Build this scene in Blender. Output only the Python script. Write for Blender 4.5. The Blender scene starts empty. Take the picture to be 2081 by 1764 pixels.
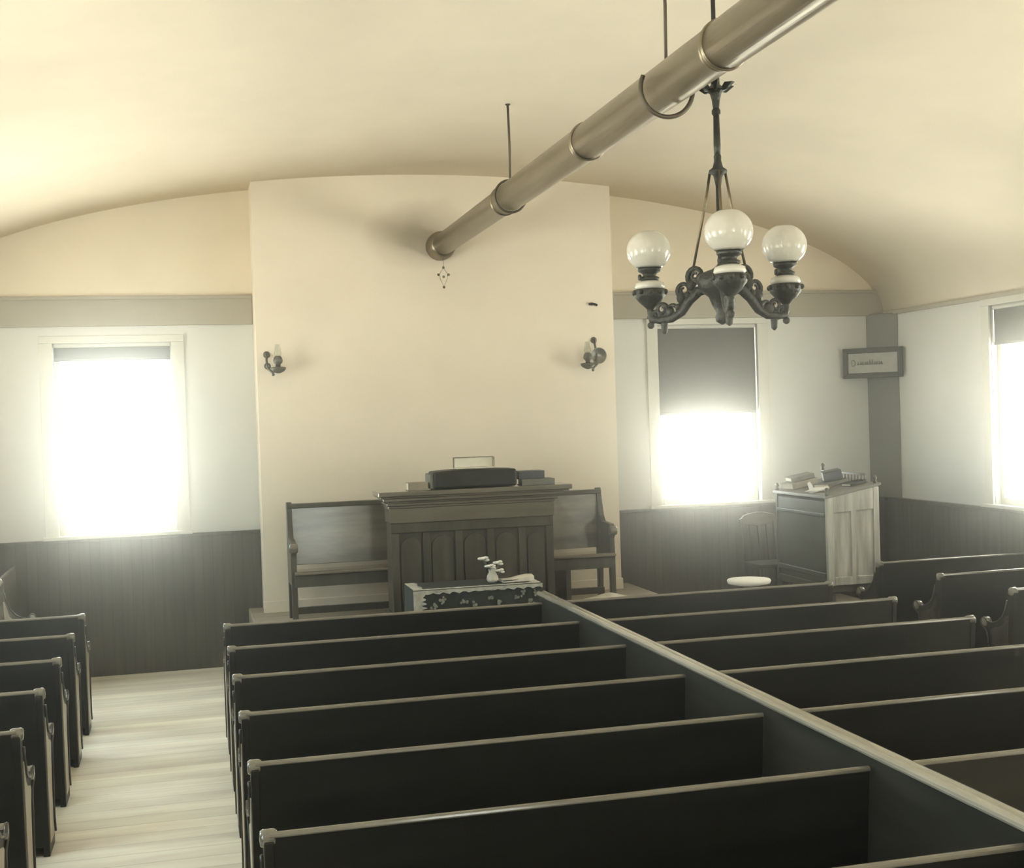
import bpy, bmesh, math, random
from mathutils import Vector, Matrix
random.seed(7)
S = bpy.context.scene
COL = S.collection
PI = math.pi

# ------------------------------------------------------------------ render look
S.view_settings.view_transform = 'Standard'
S.view_settings.look = 'None'
S.view_settings.gamma = 1
S.view_settings.use_curve_mapping = False
S.view_settings.exposure = 0.32

# ------------------------------------------------------------------ materials
def mat(name, col, rough=0.6, metal=0.0, var=0.0, vscale=3.0, stretch=(1, 1, 1), bump=0.0, bscale=40.0,
        planks=None, spec=0.5, detail=5.0, trans=0.0, col2=None, coat=0.0):
    m = bpy.data.materials.new(name)
    m.use_nodes = True
    nt = m.node_tree
    nd, ln = nt.nodes, nt.links
    b = nd['Principled BSDF']
    b.inputs['Roughness'].default_value = rough
    b.inputs['Metallic'].default_value = metal
    b.inputs['Specular IOR Level'].default_value = spec
    b.inputs['Base Color'].default_value = (*col, 1)
    tc = nd.new('ShaderNodeTexCoord')
    mp = nd.new('ShaderNodeMapping')
    mp.inputs['Scale'].default_value = stretch
    ln.new(tc.outputs['Object'], mp.inputs['Vector'])
    out = None
    if var > 0 or col2:
        n = nd.new('ShaderNodeTexNoise')
        n.inputs['Scale'].default_value = vscale
        n.inputs['Detail'].default_value = detail
        n.inputs['Roughness'].default_value = 0.6
        ln.new(mp.outputs['Vector'], n.inputs['Vector'])
        r = nd.new('ShaderNodeValToRGB')
        r.color_ramp.elements[0].position = 0.32
        r.color_ramp.elements[1].position = 0.7
        c2 = col2 if col2 else col
        r.color_ramp.elements[0].color = tuple(max(0, c * (1 - var)) for c in col) + (1,)
        r.color_ramp.elements[1].color = tuple(min(1, c * (1 + var)) for c in c2) + (1,)
        ln.new(n.outputs['Fac'], r.inputs['Fac'])
        out = r.outputs['Color']
    if planks:                     # (axis index, width, groove darkness): board joints across that axis
        ax, w, dark = planks
        sp = nd.new('ShaderNodeSeparateXYZ')
        ln.new(tc.outputs['Object'], sp.inputs['Vector'])
        d = nd.new('ShaderNodeMath'); d.operation = 'DIVIDE'; d.inputs[1].default_value = w
        ln.new(sp.outputs[ax], d.inputs[0])
        fr = nd.new('ShaderNodeMath'); fr.operation = 'FRACT'
        ln.new(d.outputs[0], fr.inputs[0])
        lt = nd.new('ShaderNodeMath'); lt.operation = 'LESS_THAN'; lt.inputs[1].default_value = 0.05
        ln.new(fr.outputs[0], lt.inputs[0])
        fl = nd.new('ShaderNodeMath'); fl.operation = 'FLOOR'
        ln.new(d.outputs[0], fl.inputs[0])
        wn = nd.new('ShaderNodeTexWhiteNoise'); wn.noise_dimensions = '1D'
        ln.new(fl.outputs[0], wn.inputs['W'])
        mr = nd.new('ShaderNodeMapRange')
        mr.inputs['To Min'].default_value = 0.86; mr.inputs['To Max'].default_value = 1.06
        ln.new(wn.outputs['Value'], mr.inputs['Value'])
        m1 = nd.new('ShaderNodeMix'); m1.data_type = 'RGBA'; m1.blend_type = 'MULTIPLY'
        m1.inputs['Factor'].default_value = 1
        if out: ln.new(out, m1.inputs['A'])
        else: m1.inputs['A'].default_value = (*col, 1)
        ln.new(mr.outputs['Result'], m1.inputs['B'])
        m2 = nd.new('ShaderNodeMix'); m2.data_type = 'RGBA'; m2.blend_type = 'MULTIPLY'
        ln.new(lt.outputs[0], m2.inputs['Factor'])
        ln.new(m1.outputs['Result'], m2.inputs['A'])
        m2.inputs['B'].default_value = (dark, dark, dark, 1)
        out = m2.outputs['Result']
    if out: ln.new(out, b.inputs['Base Color'])
    if bump > 0:
        n2 = nd.new('ShaderNodeTexNoise'); n2.inputs['Scale'].default_value = bscale
        n2.inputs['Detail'].default_value = 6
        ln.new(mp.outputs['Vector'], n2.inputs['Vector'])
        bp = nd.new('ShaderNodeBump'); bp.inputs['Strength'].default_value = bump
        bp.inputs['Distance'].default_value = 0.02
        ln.new(n2.outputs['Fac'], bp.inputs['Height'])
        ln.new(bp.outputs['Normal'], b.inputs['Normal'])
    if coat > 0:
        b.inputs['Coat Weight'].default_value = coat; b.inputs['Coat Roughness'].default_value = .12
    if trans > 0: b.inputs['Transmission Weight'].default_value = trans
    return m

M = {}
M['ceiling'] = mat('ceiling_plaster', (.86, .785, .66), .9, var=.05, vscale=.9, bump=.12, bscale=9)
M['plaster'] = mat('wall_plaster', (.80, .72, .59), .9, var=.04, vscale=1.1, bump=.10, bscale=10)
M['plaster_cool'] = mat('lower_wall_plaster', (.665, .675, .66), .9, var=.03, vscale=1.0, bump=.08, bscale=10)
M['frieze'] = mat('frieze_paint', (.40, .375, .315), .8, var=.06, vscale=1.5, stretch=(.3, 1, 1))
M['casing'] = mat('casing_paint', (.60, .60, .56), .6, var=.04, vscale=2)
M['corner_shade'] = mat('corner_shade_grey', (.19, .195, .18), .7, var=.06, vscale=2)
M['wainscot'] = mat('wainscot_boards', (.085, .079, .066), .38, var=.25, vscale=4, stretch=(6, 6, .4), planks=(0, .085, .45))
M['wainscot_y'] = mat('wainscot_boards_side', (.09, .087, .075), .30, var=.25, vscale=4, stretch=(6, 6, .4), planks=(1, .085, .45))
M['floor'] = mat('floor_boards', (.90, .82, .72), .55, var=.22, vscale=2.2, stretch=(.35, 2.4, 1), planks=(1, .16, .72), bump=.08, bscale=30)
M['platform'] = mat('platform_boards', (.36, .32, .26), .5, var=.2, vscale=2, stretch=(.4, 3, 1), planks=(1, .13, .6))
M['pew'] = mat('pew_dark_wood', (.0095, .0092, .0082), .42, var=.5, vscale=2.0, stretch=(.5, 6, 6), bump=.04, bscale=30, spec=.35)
M['pew_cap'] = mat('pew_cap_wood', (.15, .142, .122), .2, coat=1.0, var=.25, vscale=4, stretch=(.6, 6, 6))  # highlight along the pew tops is put into the lighter base colour
M['pew_end'] = mat('pew_end_wood', (.40, .36, .30), .32, var=.3, vscale=3, stretch=(6, 4, .5))
M['pew_trim'] = mat('pew_trim_wood', (.035, .032, .027), .24, var=.25, vscale=4)
M['divider'] = mat('divider_wood', (.036, .035, .030), .35, var=.3, vscale=2.5, stretch=(4, .5, 5))
M['rail'] = mat('divider_rail_wood', (.36, .345, .30), .2, coat=1.0, var=.2, vscale=4, stretch=(5, .5, 5))  # reflections on the dark rail are put into a paler base colour
M['dark_wood'] = mat('pulpit_wood', (.075, .07, .056), .35, var=.35, vscale=3, stretch=(4, 4, .6), bump=.05, bscale=30)
M['dark_wood_h'] = mat('pulpit_top_wood', (.15, .14, .115), .18, coat=.8, var=.25, vscale=3, stretch=(.6, 4, 4))
M['bench_wood'] = mat('bench_wood', (.16, .145, .115), .2, coat=.8, var=.6, vscale=2.2, stretch=(.6, 4, 4), bump=.05, bscale=20)  # reflected streaks are put into the colour as lighter, strongly varied tones
M['organ_dark'] = mat('organ_dark_wood', (.075, .078, .066), .45, var=.25, vscale=3, stretch=(4, 1, 2))
M['organ_side'] = mat('organ_side_wood', (.40, .40, .37), .45, var=.45, vscale=3, stretch=(5, 5, .5))
M['iron'] = mat('cast_iron', (.035, .037, .034), .42, metal=.4, var=.3, vscale=25, bump=.3, bscale=60)
M['brass'] = mat('aged_brass', (.16, .135, .09), .38, metal=.8, var=.25, vscale=12)
M['pipe'] = mat('stovepipe_sheet_iron', (.26, .225, .165), .30, metal=.75, var=.14, vscale=3, stretch=(4, .6, 4))
M['wire'] = mat('hanger_wire', (.11, .095, .075), .5, metal=.5)
M['paper'] = mat('pale_paper', (.78, .76, .68), .8, var=.08, vscale=6)
M['white'] = mat('white_cloth', (.85, .85, .82), .85, var=.05, vscale=8)
M['cream_cloth'] = mat('pale_cloth', (.66, .64, .57), .9, var=.25, vscale=7, bump=.4, bscale=14)
M['black_cover'] = mat('black_leather', (.018, .019, .018), .5, var=.3, vscale=15)
M['grey_cover'] = mat('grey_cloth_cover', (.16, .165, .15), .7, var=.2, vscale=10)
M['tan_cover'] = mat('tan_cloth_cover', (.30, .27, .21), .7, var=.2, vscale=10)
M['cover_blue'] = mat('slate_cover', (.075, .085, .10), .55, var=.2, vscale=10)
M['cloth_dark'] = mat('table_cloth_weave', (.035, .042, .042), .9, var=.2, vscale=14, bump=.2, bscale=25)
M['lace'] = mat('pale_embroidery', (.50, .51, .47), .9, var=.25, vscale=16, bump=.3, bscale=40)
M['organ_lid'] = mat('organ_lid_wood', (.19, .19, .175), .4, var=.25, vscale=3)
M['tin'] = mat('lamp_reflector_tin', (.42, .42, .39), .45, metal=.6, var=.2, vscale=12)
M['sprig'] = mat('grey_embroidery', (.26, .27, .25), .9, var=.4, vscale=20)
M['blind'] = mat('blind_fabric', (.12, .125, .115), .85, var=.06, vscale=3)
M['frame'] = mat('picture_frame_wood', (.04, .042, .038), .5, var=.2, vscale=8)
M['card'] = mat('motto_card', (.40, .41, .385), .8, var=.1, vscale=9)
M['ink'] = mat('motto_ink', (.19, .195, .18), .8)
M['soot'] = mat('soot', (.10, .09, .075), .95, var=.3, vscale=10)

# opal globe glass: white, slightly translucent
def opal():
    m = bpy.data.materials.new('opal_glass'); m.use_nodes = True
    b = m.node_tree.nodes['Principled BSDF']
    b.inputs['Base Color'].default_value = (.60, .59, .555, 1)
    b.inputs['Roughness'].default_value = .18
    b.inputs['Subsurface Weight'].default_value = .35
    b.inputs['Subsurface Radius'].default_value = (.05, .05, .05)
    return m
M['opal'] = opal()
def pane_glass(name, tint=(1, 1, 1)):
    m = bpy.data.materials.new(name); m.use_nodes = True
    nt = m.node_tree; nd, ln = nt.nodes, nt.links
    nd.remove(nd['Principled BSDF'])
    t = nd.new('ShaderNodeBsdfTransparent'); t.inputs['Color'].default_value = (*tint, 1)
    g = nd.new('ShaderNodeBsdfGlossy'); g.inputs['Roughness'].default_value = .05
    lw = nd.new('ShaderNodeLayerWeight'); lw.inputs['Blend'].default_value = .5
    pw = nd.new('ShaderNodeMath'); pw.operation = 'POWER'; pw.inputs[1].default_value = 4
    ln.new(lw.outputs['Facing'], pw.inputs[0])
    fr = nd.new('ShaderNodeMapRange'); fr.inputs['To Min'].default_value = .03; fr.inputs['To Max'].default_value = .5
    ln.new(pw.outputs[0], fr.inputs['Value'])
    mx = nd.new('ShaderNodeMixShader')
    ln.new(fr.outputs['Result'], mx.inputs['Fac']); ln.new(t.outputs[0], mx.inputs[1]); ln.new(g.outputs[0], mx.inputs[2])
    ln.new(mx.outputs[0], nd['Material Output'].inputs['Surface'])
    return m
M['glass'] = pane_glass('window_glass', (.97, 1, .98))
M['chimney_glass'] = pane_glass('lamp_chimney_glass', (.85, .87, .84))

# breast plaster with a dark smudge around the flue hole (object coords = world metres)
def breast_mat():
    m = mat('breast_plaster', (.83, .76, .65), .9, var=.04, vscale=1.1, bump=.10, bscale=10)
    nt = m.node_tree; nd, ln = nt.nodes, nt.links
    b = nd['Principled BSDF']
    src = b.inputs['Base Color'].links[0].from_socket
    tc = next(n for n in nd if n.type == 'TEX_COORD')
    nz = nd.new('ShaderNodeTexNoise'); nz.inputs['Scale'].default_value = 5
    ln.new(tc.outputs['Object'], nz.inputs['Vector'])
    va = nd.new('ShaderNodeVectorMath'); va.operation = 'MULTIPLY_ADD'
    ln.new(nz.outputs['Color'], va.inputs[0]); va.inputs[1].default_value = (.12, 0, .12)
    ln.new(tc.outputs['Object'], va.inputs[2])
    vs = nd.new('ShaderNodeVectorMath'); vs.operation = 'SUBTRACT'
    ln.new(va.outputs[0], vs.inputs[0]); vs.inputs[1].default_value = (2.08, 10.98, 3.80)
    vm = nd.new('ShaderNodeVectorMath'); vm.operation = 'MULTIPLY'
    ln.new(vs.outputs[0], vm.inputs[0]); vm.inputs[1].default_value = (.8, 0, 1.25)
    le = nd.new('ShaderNodeVectorMath'); le.operation = 'LENGTH'
    ln.new(vm.outputs[0], le.inputs[0])
    r = nd.new('ShaderNodeMapRange'); r.inputs['From Min'].default_value = .06; r.inputs['From Max'].default_value = .42
    r.inputs['To Min'].default_value = .62; r.inputs['To Max'].default_value = 0
    ln.new(le.outputs['Value'], r.inputs['Value'])
    mx = nd.new('ShaderNodeMix'); mx.data_type = 'RGBA'
    ln.new(r.outputs['Result'], mx.inputs['Factor']); ln.new(src, mx.inputs['A'])
    mx.inputs['B'].default_value = (.20, .17, .12, 1)
    ln.new(mx.outputs['Result'], b.inputs['Base Color'])
    return m
M['breast'] = breast_mat()

# ------------------------------------------------------------------ mesh helpers
def BM(): return bmesh.new()
def box(bm, x0, x1, y0, y1, z0, z1):
    v = [bm.verts.new((x, y, z)) for x in (x0, x1) for y in (y0, y1) for z in (z0, z1)]
    for f in ((0, 1, 3, 2), (4, 6, 7, 5), (0, 4, 5, 1), (2, 3, 7, 6), (0, 2, 6, 4), (1, 5, 7, 3)):
        bm.faces.new([v[i] for i in f])
    return v
def prism(bm, pts, a, b, axis='x'):
    """extrude a closed polygon. axis x: pts=(y,z); y: pts=(x,z); z: pts=(x,y)"""
    def P(p, t):
        return {'x': (t, p[0], p[1]), 'y': (p[0], t, p[1]), 'z': (p[0], p[1], t)}[axis]
    A = [bm.verts.new(P(p, a)) for p in pts]; B = [bm.verts.new(P(p, b)) for p in pts]
    n = len(pts)
    bm.faces.new(A); bm.faces.new(B[::-1])
    for i in range(n):
        bm.faces.new((A[i], B[i], B[(i + 1) % n], A[(i + 1) % n]))
def lathe(bm, prof, cx=0, cy=0, cz=0, n=24, axis='z', cap=True):
    """prof = [(r, h)]"""
    rings = []
    for r, h in prof:
        ring = []
        for k in range(n):
            a = 2 * PI * k / n
            c, s = r * math.cos(a), r * math.sin(a)
            p = {'z': (cx + c, cy + s, cz + h), 'y': (cx + c, cy + h, cz + s), 'x': (cx + h, cy + c, cz + s)}[axis]
            ring.append(bm.verts.new(p))
        rings.append(ring)
    for A, B in zip(rings, rings[1:]):
        for k in range(n):
            bm.faces.new((A[k], A[(k + 1) % n], B[(k + 1) % n], B[k]))
    if cap:
        bm.faces.new(rings[0]); bm.faces.new(rings[-1][::-1])
def tube(bm, path, r, n=10, closed=False):
    path = [Vector(p) for p in path]
    rs = r if isinstance(r, (list, tuple)) else [r] * len(path)
    rings = []
    N = len(path)
    prev = None
    for i, p in enumerate(path):
        if closed: t = path[(i + 1) % N] - path[i - 1]
        else: t = path[min(i + 1, N - 1)] - path[max(i - 1, 0)]
        t.normalize()
        if prev is None:
            u = t.orthogonal().normalized()
        else:
            u = (prev - t * prev.dot(t)).normalized()
        prev = u
        w = t.cross(u)
        rings.append([bm.verts.new(p + (u * math.cos(2 * PI * k / n) + w * math.sin(2 * PI * k / n)) * rs[i]) for k in range(n)])
    m = N if closed else N - 1
    for i in range(m):
        A, B = rings[i], rings[(i + 1) % N]
        for k in range(n):
            bm.faces.new((A[k], A[(k + 1) % n], B[(k + 1) % n], B[k]))
    if not closed:
        bm.faces.new(rings[0][::-1]); bm.faces.new(rings[-1])
def ball(bm, c, r, n=16, sx=1, sy=1, sz=1):
    prof = []
    m = max(6, n // 2)
    v = bmesh.ops.create_uvsphere(bm, u_segments=n, v_segments=m, radius=r)['verts']
    for q in v:
        q.co = Vector((q.co.x * sx + c[0], q.co.y * sy + c[1], q.co.z * sz + c[2]))
def mesh_of(bm, name):
    bmesh.ops.recalc_face_normals(bm, faces=bm.faces)
    me = bpy.data.meshes.new(name); bm.to_mesh(me); bm.free()
    return me
def obj(name, bm, material, parent=None, bevel=0, smooth=False, seg=2):
    me = mesh_of(bm, name) if isinstance(bm, bmesh.types.BMesh) else bm
    if not me.materials: me.materials.append(material)
    o = bpy.data.objects.new(name, me); COL.objects.link(o)
    if parent is not None: o.parent = parent
    if smooth:
        for f in me.polygons: f.use_smooth = True
    if bevel:
        md = o.modifiers.new('Bevel', 'BEVEL'); md.width = bevel; md.segments = seg
        md.limit_method = 'ANGLE'; md.angle_limit = math.radians(40)
        if not smooth:
            pass
    return o
def tag(o, label, cat, group=None):
    o['label'] = label; o['category'] = cat
    if group: o['group'] = group
    return o
def thing(name, label, cat, loc=(0, 0, 0), rz=0, group=None):
    o = bpy.data.objects.new(name, None); COL.objects.link(o)
    o.location = loc; o.rotation_euler = (0, 0, rz); o.empty_display_size = .1
    return tag(o, label, cat, group)
def struct(name, bm, material, label=None, cat=None, parent=None, bevel=0, smooth=False):
    o = obj(name, bm, material, parent, bevel, smooth)
    if parent is None:
        o['kind'] = 'structure'
        if label: o['label'] = label; o['category'] = cat or 'wall'
    return o
def dup(root, loc, label, group=None, rz=None):
    r = root.copy(); COL.objects.link(r); r.location = loc
    if rz is not None: r.rotation_euler = (0, 0, rz)
    r['label'] = label
    if group: r['group'] = group
    for ch in list(root.children):
        c = ch.copy(); COL.objects.link(c); c.parent = r
        for g in list(ch.children):
            d = g.copy(); COL.objects.link(d); d.parent = c
    return r

# ------------------------------------------------------------------ camera
f_px, yaw, pitch, roll, hc = 2578.82, .2497, -.015, .0326, 2.1197
cy_, sy_ = math.cos(yaw), math.sin(yaw); cp, sp_ = math.cos(pitch), math.sin(pitch); cr, sr = math.cos(roll), math.sin(roll)
right0 = Vector((cy_, -sy_, 0)); fw0 = Vector((sy_, cy_, 0)); up0 = Vector((0, 0, 1))
fw = fw0 * cp + up0 * sp_; up = -fw0 * sp_ + up0 * cp
right = right0 * cr - up * sr; up2 = right0 * sr + up * cr
cam = bpy.data.cameras.new('camera'); co = bpy.data.objects.new('camera', cam); COL.objects.link(co)
mw = Matrix.Identity(4)
for i in range(3):
    mw[i][0] = right[i]; mw[i][1] = up2[i]; mw[i][2] = -fw[i]; mw[i][3] = (0, 0, hc)[i]
co.matrix_world = mw
cam.sensor_width = 36; cam.sensor_fit = 'HORIZONTAL'
cam.lens = f_px / 2081 * 36
cam.clip_start = .05; cam.clip_end = 200
S.camera = co

# ------------------------------------------------------------------ room dimensions
XL, XR = -2.357, 6.757          # side walls
YB, YF = 11.387, -2.6           # wall behind the pulpit, wall behind the camera
CX, VA, VB, SPR = 2.2, 4.557, 1.25, 3.0
WZ = 1.185                      # wainscot top
TH = .17                        # wall thickness
def vault(x):
    t = max(0, 1 - ((x - CX) / VA) ** 2)
    return SPR + VB * math.sqrt(t)

# ------------------------------------------------------------------ setting
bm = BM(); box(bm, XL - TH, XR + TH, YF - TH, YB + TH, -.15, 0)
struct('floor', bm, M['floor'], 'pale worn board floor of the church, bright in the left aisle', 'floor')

# vaulted ceiling
bm = BM()
N = 64
ang = [PI - PI * k / N for k in range(N + 1)]
A, B = [], []
for t in ang:
    x, z = CX + VA * math.cos(t), SPR + VB * math.sin(t)
    xo, zo = CX + (VA + .1) * math.cos(t), SPR + (VB + .1) * math.sin(t)
    A.append(((x, z), (xo, zo)))
ys = (YF - TH, YB + TH)
vv = [[[bm.verts.new((p[0], y, p[1])) for p in q] for q in A] for y in ys]
for k in range(N):
    bm.faces.new((vv[0][k][0], vv[0][k + 1][0], vv[1][k + 1][0], vv[1][k][0]))
    bm.faces.new((vv[0][k][1], vv[1][k][1], vv[1][k + 1][1], vv[0][k + 1][1]))
    for j in (0, 1):
        bm.faces.new((vv[j][k][0], vv[j][k][1], vv[j][k + 1][1], vv[j][k + 1][0]))
for k in (0, N):
    bm.faces.new((vv[0][k][0], vv[1][k][0], vv[1][k][1], vv[0][k][1]))
ceil = struct('ceiling', bm, M['ceiling'], 'cream plastered ceiling curving down to both side walls', 'ceiling', smooth=True)

def wall_cells(bm, a0, a1, z0, z1, holes, put):
    """rectangle [a0,a1]x[z0,z1] minus holes, as cells handed to put(a,b,c,d)"""
    xs = sorted({a0, a1, *[h[0] for h in holes], *[h[1] for h in holes]})
    zs = sorted({z0, z1, *[h[2] for h in holes], *[h[3] for h in holes]})
    for i in range(len(xs) - 1):
        for j in range(len(zs) - 1):
            cx, cz = (xs[i] + xs[i + 1]) / 2, (zs[j] + zs[j + 1]) / 2
            if any(h[0] < cx < h[1] and h[2] < cz < h[3] for h in holes): continue
            put(xs[i], xs[i + 1], zs[j], zs[j + 1])

WB, WT = 1.20, 2.93             # window opening, bottom and top
back_holes = [(-1.09, -.12, WB, 2.85), (4.36, 5.39, WB, WT)]
right_holes = [(8.50, 9.62, WB, WT), (5.3, 6.42, WB, WT), (2.1, 3.22, WB, WT), (-1.1, .02, WB, WT)]
left_holes = [(8.50, 9.62, WB, WT), (5.3, 6.42, WB, WT), (2.1, 3.22, WB, WT), (-1.1, .02, WB, WT)]
front_holes = [(1.7, 2.7, WB, WT)]
TOPZ = 4.45
# wall behind the pulpit: cool lower part under the frieze, cream tympanum over it
bm = BM(); wall_cells(bm, XL, XR, 0, 3.0, back_holes, lambda a, b, c, d: box(bm, a, b, YB, YB + TH, c, d))
struct('wall_back', bm, M['plaster_cool'], 'pale plaster wall behind the pulpit between wainscot and frieze')
def arch_poly(x0, x1, zb, n=96):
    pts = [(x0 - .05, zb), (x1 + .05, zb)]
    for k in range(n + 1):
        t_ = PI * k / n
        x, z = CX + (VA + .05) * math.cos(t_), SPR + (VB + .05) * math.sin(t_)
        if k in (0, n): continue
        pts.append((x, z))
    return pts
bm = BM(); prism(bm, arch_poly(XL, XR, 3.0), YB, YB + TH, 'y')
struct('wall_back_upper', bm, M['plaster'], 'cream plaster tympanum above the frieze behind the pulpit')
bm = BM(); wall_cells(bm, YF - TH, YB + TH, 0, 3.0, right_holes, lambda a, b, c, d: box(bm, XR, XR + TH, a, b, c, d))
struct('wall_right', bm, M['plaster_cool'], 'pale plaster side wall at the right with tall windows')
bm = BM(); wall_cells(bm, YF - TH, YB + TH, 0, 3.0, left_holes, lambda a, b, c, d: box(bm, XL - TH, XL, a, b, c, d))
struct('wall_left', bm, M['plaster'], 'pale plaster side wall beyond the left pews')
bm = BM()
wall_cells(bm, XL, XR, 0, 3.0, front_holes, lambda a, b, c, d: box(bm, a, b, YF - TH, YF, c, d))
prism(bm, arch_poly(XL, XR, 3.0), YF - TH, YF, 'y')
struct('wall_front', bm, M['plaster'], 'pale entrance end wall behind the viewpoint')

# chimney breast
BX0, BX1, BY = .585, 3.79, 10.987
bm = BM()
box(bm, BX0, BX1, BY, YB - .001, 0, 4.0)
pts = [(BX0, 4.0)] + [(BX1, 4.0)] + [(BX1 + (BX0 - BX1) * k / 24, vault(BX1 + (BX0 - BX1) * k / 24) + .03) for k in range(25)]
prism(bm, pts, BY, YB - .001, 'y')
bmesh.ops.remove_doubles(bm, verts=bm.verts, dist=.0005)
struct('wall_breast', bm, M['breast'], 'wide cream chimney breast behind the pulpit, stovepipe entering it near the top')
bm = BM(); box(bm, BX0 - .012, BX1 + .012, BY - .018, BY + .05, .5, .60)
struct('baseboard_breast', bm, M['breast'], 'pale baseboard along the foot of the chimney breast', 'baseboard', bevel=.006)

# frieze bands on both sides of the breast
for i, (a, b, s) in enumerate(((XL, BX0 - .002, 'left'), (BX1 + .002, XR, 'right'))):
    bm = BM(); box(bm, a, b, YB - .035, YB + .01, 2.99, 3.235)
    box(bm, a, b, YB - .055, YB + .01, 3.215, 3.245)
    struct('trim_%d' % (i + 1), bm, M['frieze'], 'tan frieze board on the end wall, %s of the chimney breast' % s, 'trim', bevel=.006)
# springing mould along side walls
for i, (x0, x1, s) in enumerate(((XL, XL + .03, 'left'), (XR - .03, XR, 'right'))):
    bm = BM(); box(bm, x0, x1, YF, YB - .06, 2.985, 3.025)
    struct('trim_%d' % (i + 3), bm, M['frieze'], 'thin moulding where the vault meets the %s wall' % s, 'trim', bevel=.005)
# wainscot
def wains(name, mkey, boxes, cap, label):
    bm = BM()
    for b in boxes: box(bm, *b)
    for b in cap: box(bm, *b)
    struct(name, bm, M[mkey], label, 'wainscot', bevel=.005)
wains('trim_5', 'wainscot', [(XL, BX0 - .002, YB - .025, YB + .005, 0, WZ - .03)], [(XL, BX0 - .002, YB - .05, YB + .005, WZ - .03, WZ)],
      'dark beaded board wainscot left of the chimney breast')
wains('trim_6', 'wainscot', [(BX1 + .002, XR, YB - .025, YB + .005, 0, WZ - .03)], [(BX1 + .002, XR, YB - .05, YB + .005, WZ - .03, WZ)],
      'dark beaded board wainscot right of the chimney breast')
wains('trim_7', 'wainscot_y', [(XR - .025, XR + .005, YF, YB - .05, 0, WZ - .03)], [(XR - .05, XR + .005, YF, YB - .05, WZ - .03, WZ)],
      'dark wainscot along the right wall below the windows')
wains('trim_8', 'wainscot_y', [(XL - .005, XL + .025, YF, YB - .05, 0, WZ - .03)], [(XL - .005, XL + .05, YF, YB - .05, WZ - .03, WZ)],
      'dark wainscot along the left wall beside the left pews')
# dark grey board added across the corner, standing in for its shade
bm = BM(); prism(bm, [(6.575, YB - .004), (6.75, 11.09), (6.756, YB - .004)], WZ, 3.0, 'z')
struct('trim_9', bm, M['corner_shade'], 'grey board standing in for shade in the far right corner behind the framed motto', 'corner_shade', bevel=.006)
# raised platforms
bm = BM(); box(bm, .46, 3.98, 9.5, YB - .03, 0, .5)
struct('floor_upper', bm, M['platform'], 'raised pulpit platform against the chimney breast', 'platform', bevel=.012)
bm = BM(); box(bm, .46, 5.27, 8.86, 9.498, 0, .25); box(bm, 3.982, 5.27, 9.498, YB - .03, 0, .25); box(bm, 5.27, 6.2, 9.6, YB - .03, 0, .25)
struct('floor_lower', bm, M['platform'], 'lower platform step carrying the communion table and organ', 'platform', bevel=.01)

# ------------------------------------------------------------------ windows
def window(n, plane, pos, a0, a1, z0, z1, label, inward):
    """plane 'y': wall at Y=pos, a along X; plane 'x': wall at X=pos, a along Y. inward = sign towards the room"""
    def bx(bm, a, b, d0, d1, c, d):         # d measured from wall face towards the room
        lo, hi = sorted((pos + inward * d0, pos + inward * d1))
        if plane == 'y': box(bm, a, b, lo, hi, c, d)
        else: box(bm, lo, hi, a, b, c, d)
    w = .11
    bm = BM()
    bx(bm, a0 - w, a0, -.01, .022, z0, z1); bx(bm, a1, a1 + w, -.01, .022, z0, z1)
    bx(bm, a0 - w, a1 + w, -.01, .03, z1, min(z1 + .06, 2.988))
    o = struct('window_%d' % n, bm, M['casing'], label, 'window', bevel=.004)
    bm = BM(); bx(bm, a0 - w - .02, a1 + w + .02, -.01, .06, z0 - .018, z0 + .012)
    obj('window_sill', bm, M['casing'], o, .006)
    bm = BM()
    s = .045
    for (c0, c1, e0, e1) in ((a0, a0 + s, z0, z1), (a1 - s, a1, z0, z1), (a0 + s, a1 - s, z0, z0 + s + .02), (a0 + s, a1 - s, z1 - s, z1)):
        bx(bm, c0, c1, -.105, -.06, e0, e1)
    obj('window_sash', bm, M['casing'], o, .004)
    bm = BM(); bx(bm, a0 + s - .005, a1 - s + .005, -.086, -.080, z0 + s, z1 - s + .005)
    obj('window_pane', bm, M['glass'], o)
    # daylight portal just inside the glass
    L = bpy.data.lights.new('daylight_portal', 'AREA'); L.shape = 'RECTANGLE'
    L.size = a1 - a0; L.size_y = z1 - z0
    L.cycles.is_portal = True
    lo = bpy.data.objects.new('daylight_portal', L); COL.objects.link(lo)
    if plane == 'y':
        lo.location = ((a0 + a1) / 2, pos - inward * .15, (z0 + z1) / 2)
        d = Vector((0, inward, 0))
    else:
        lo.location = (pos - inward * .15, (a0 + a1) / 2, (z0 + z1) / 2)
        d = Vector((inward, 0, 0))
    lo.rotation_euler = d.to_track_quat('-Z', 'Z').to_euler()
    return o
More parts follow.
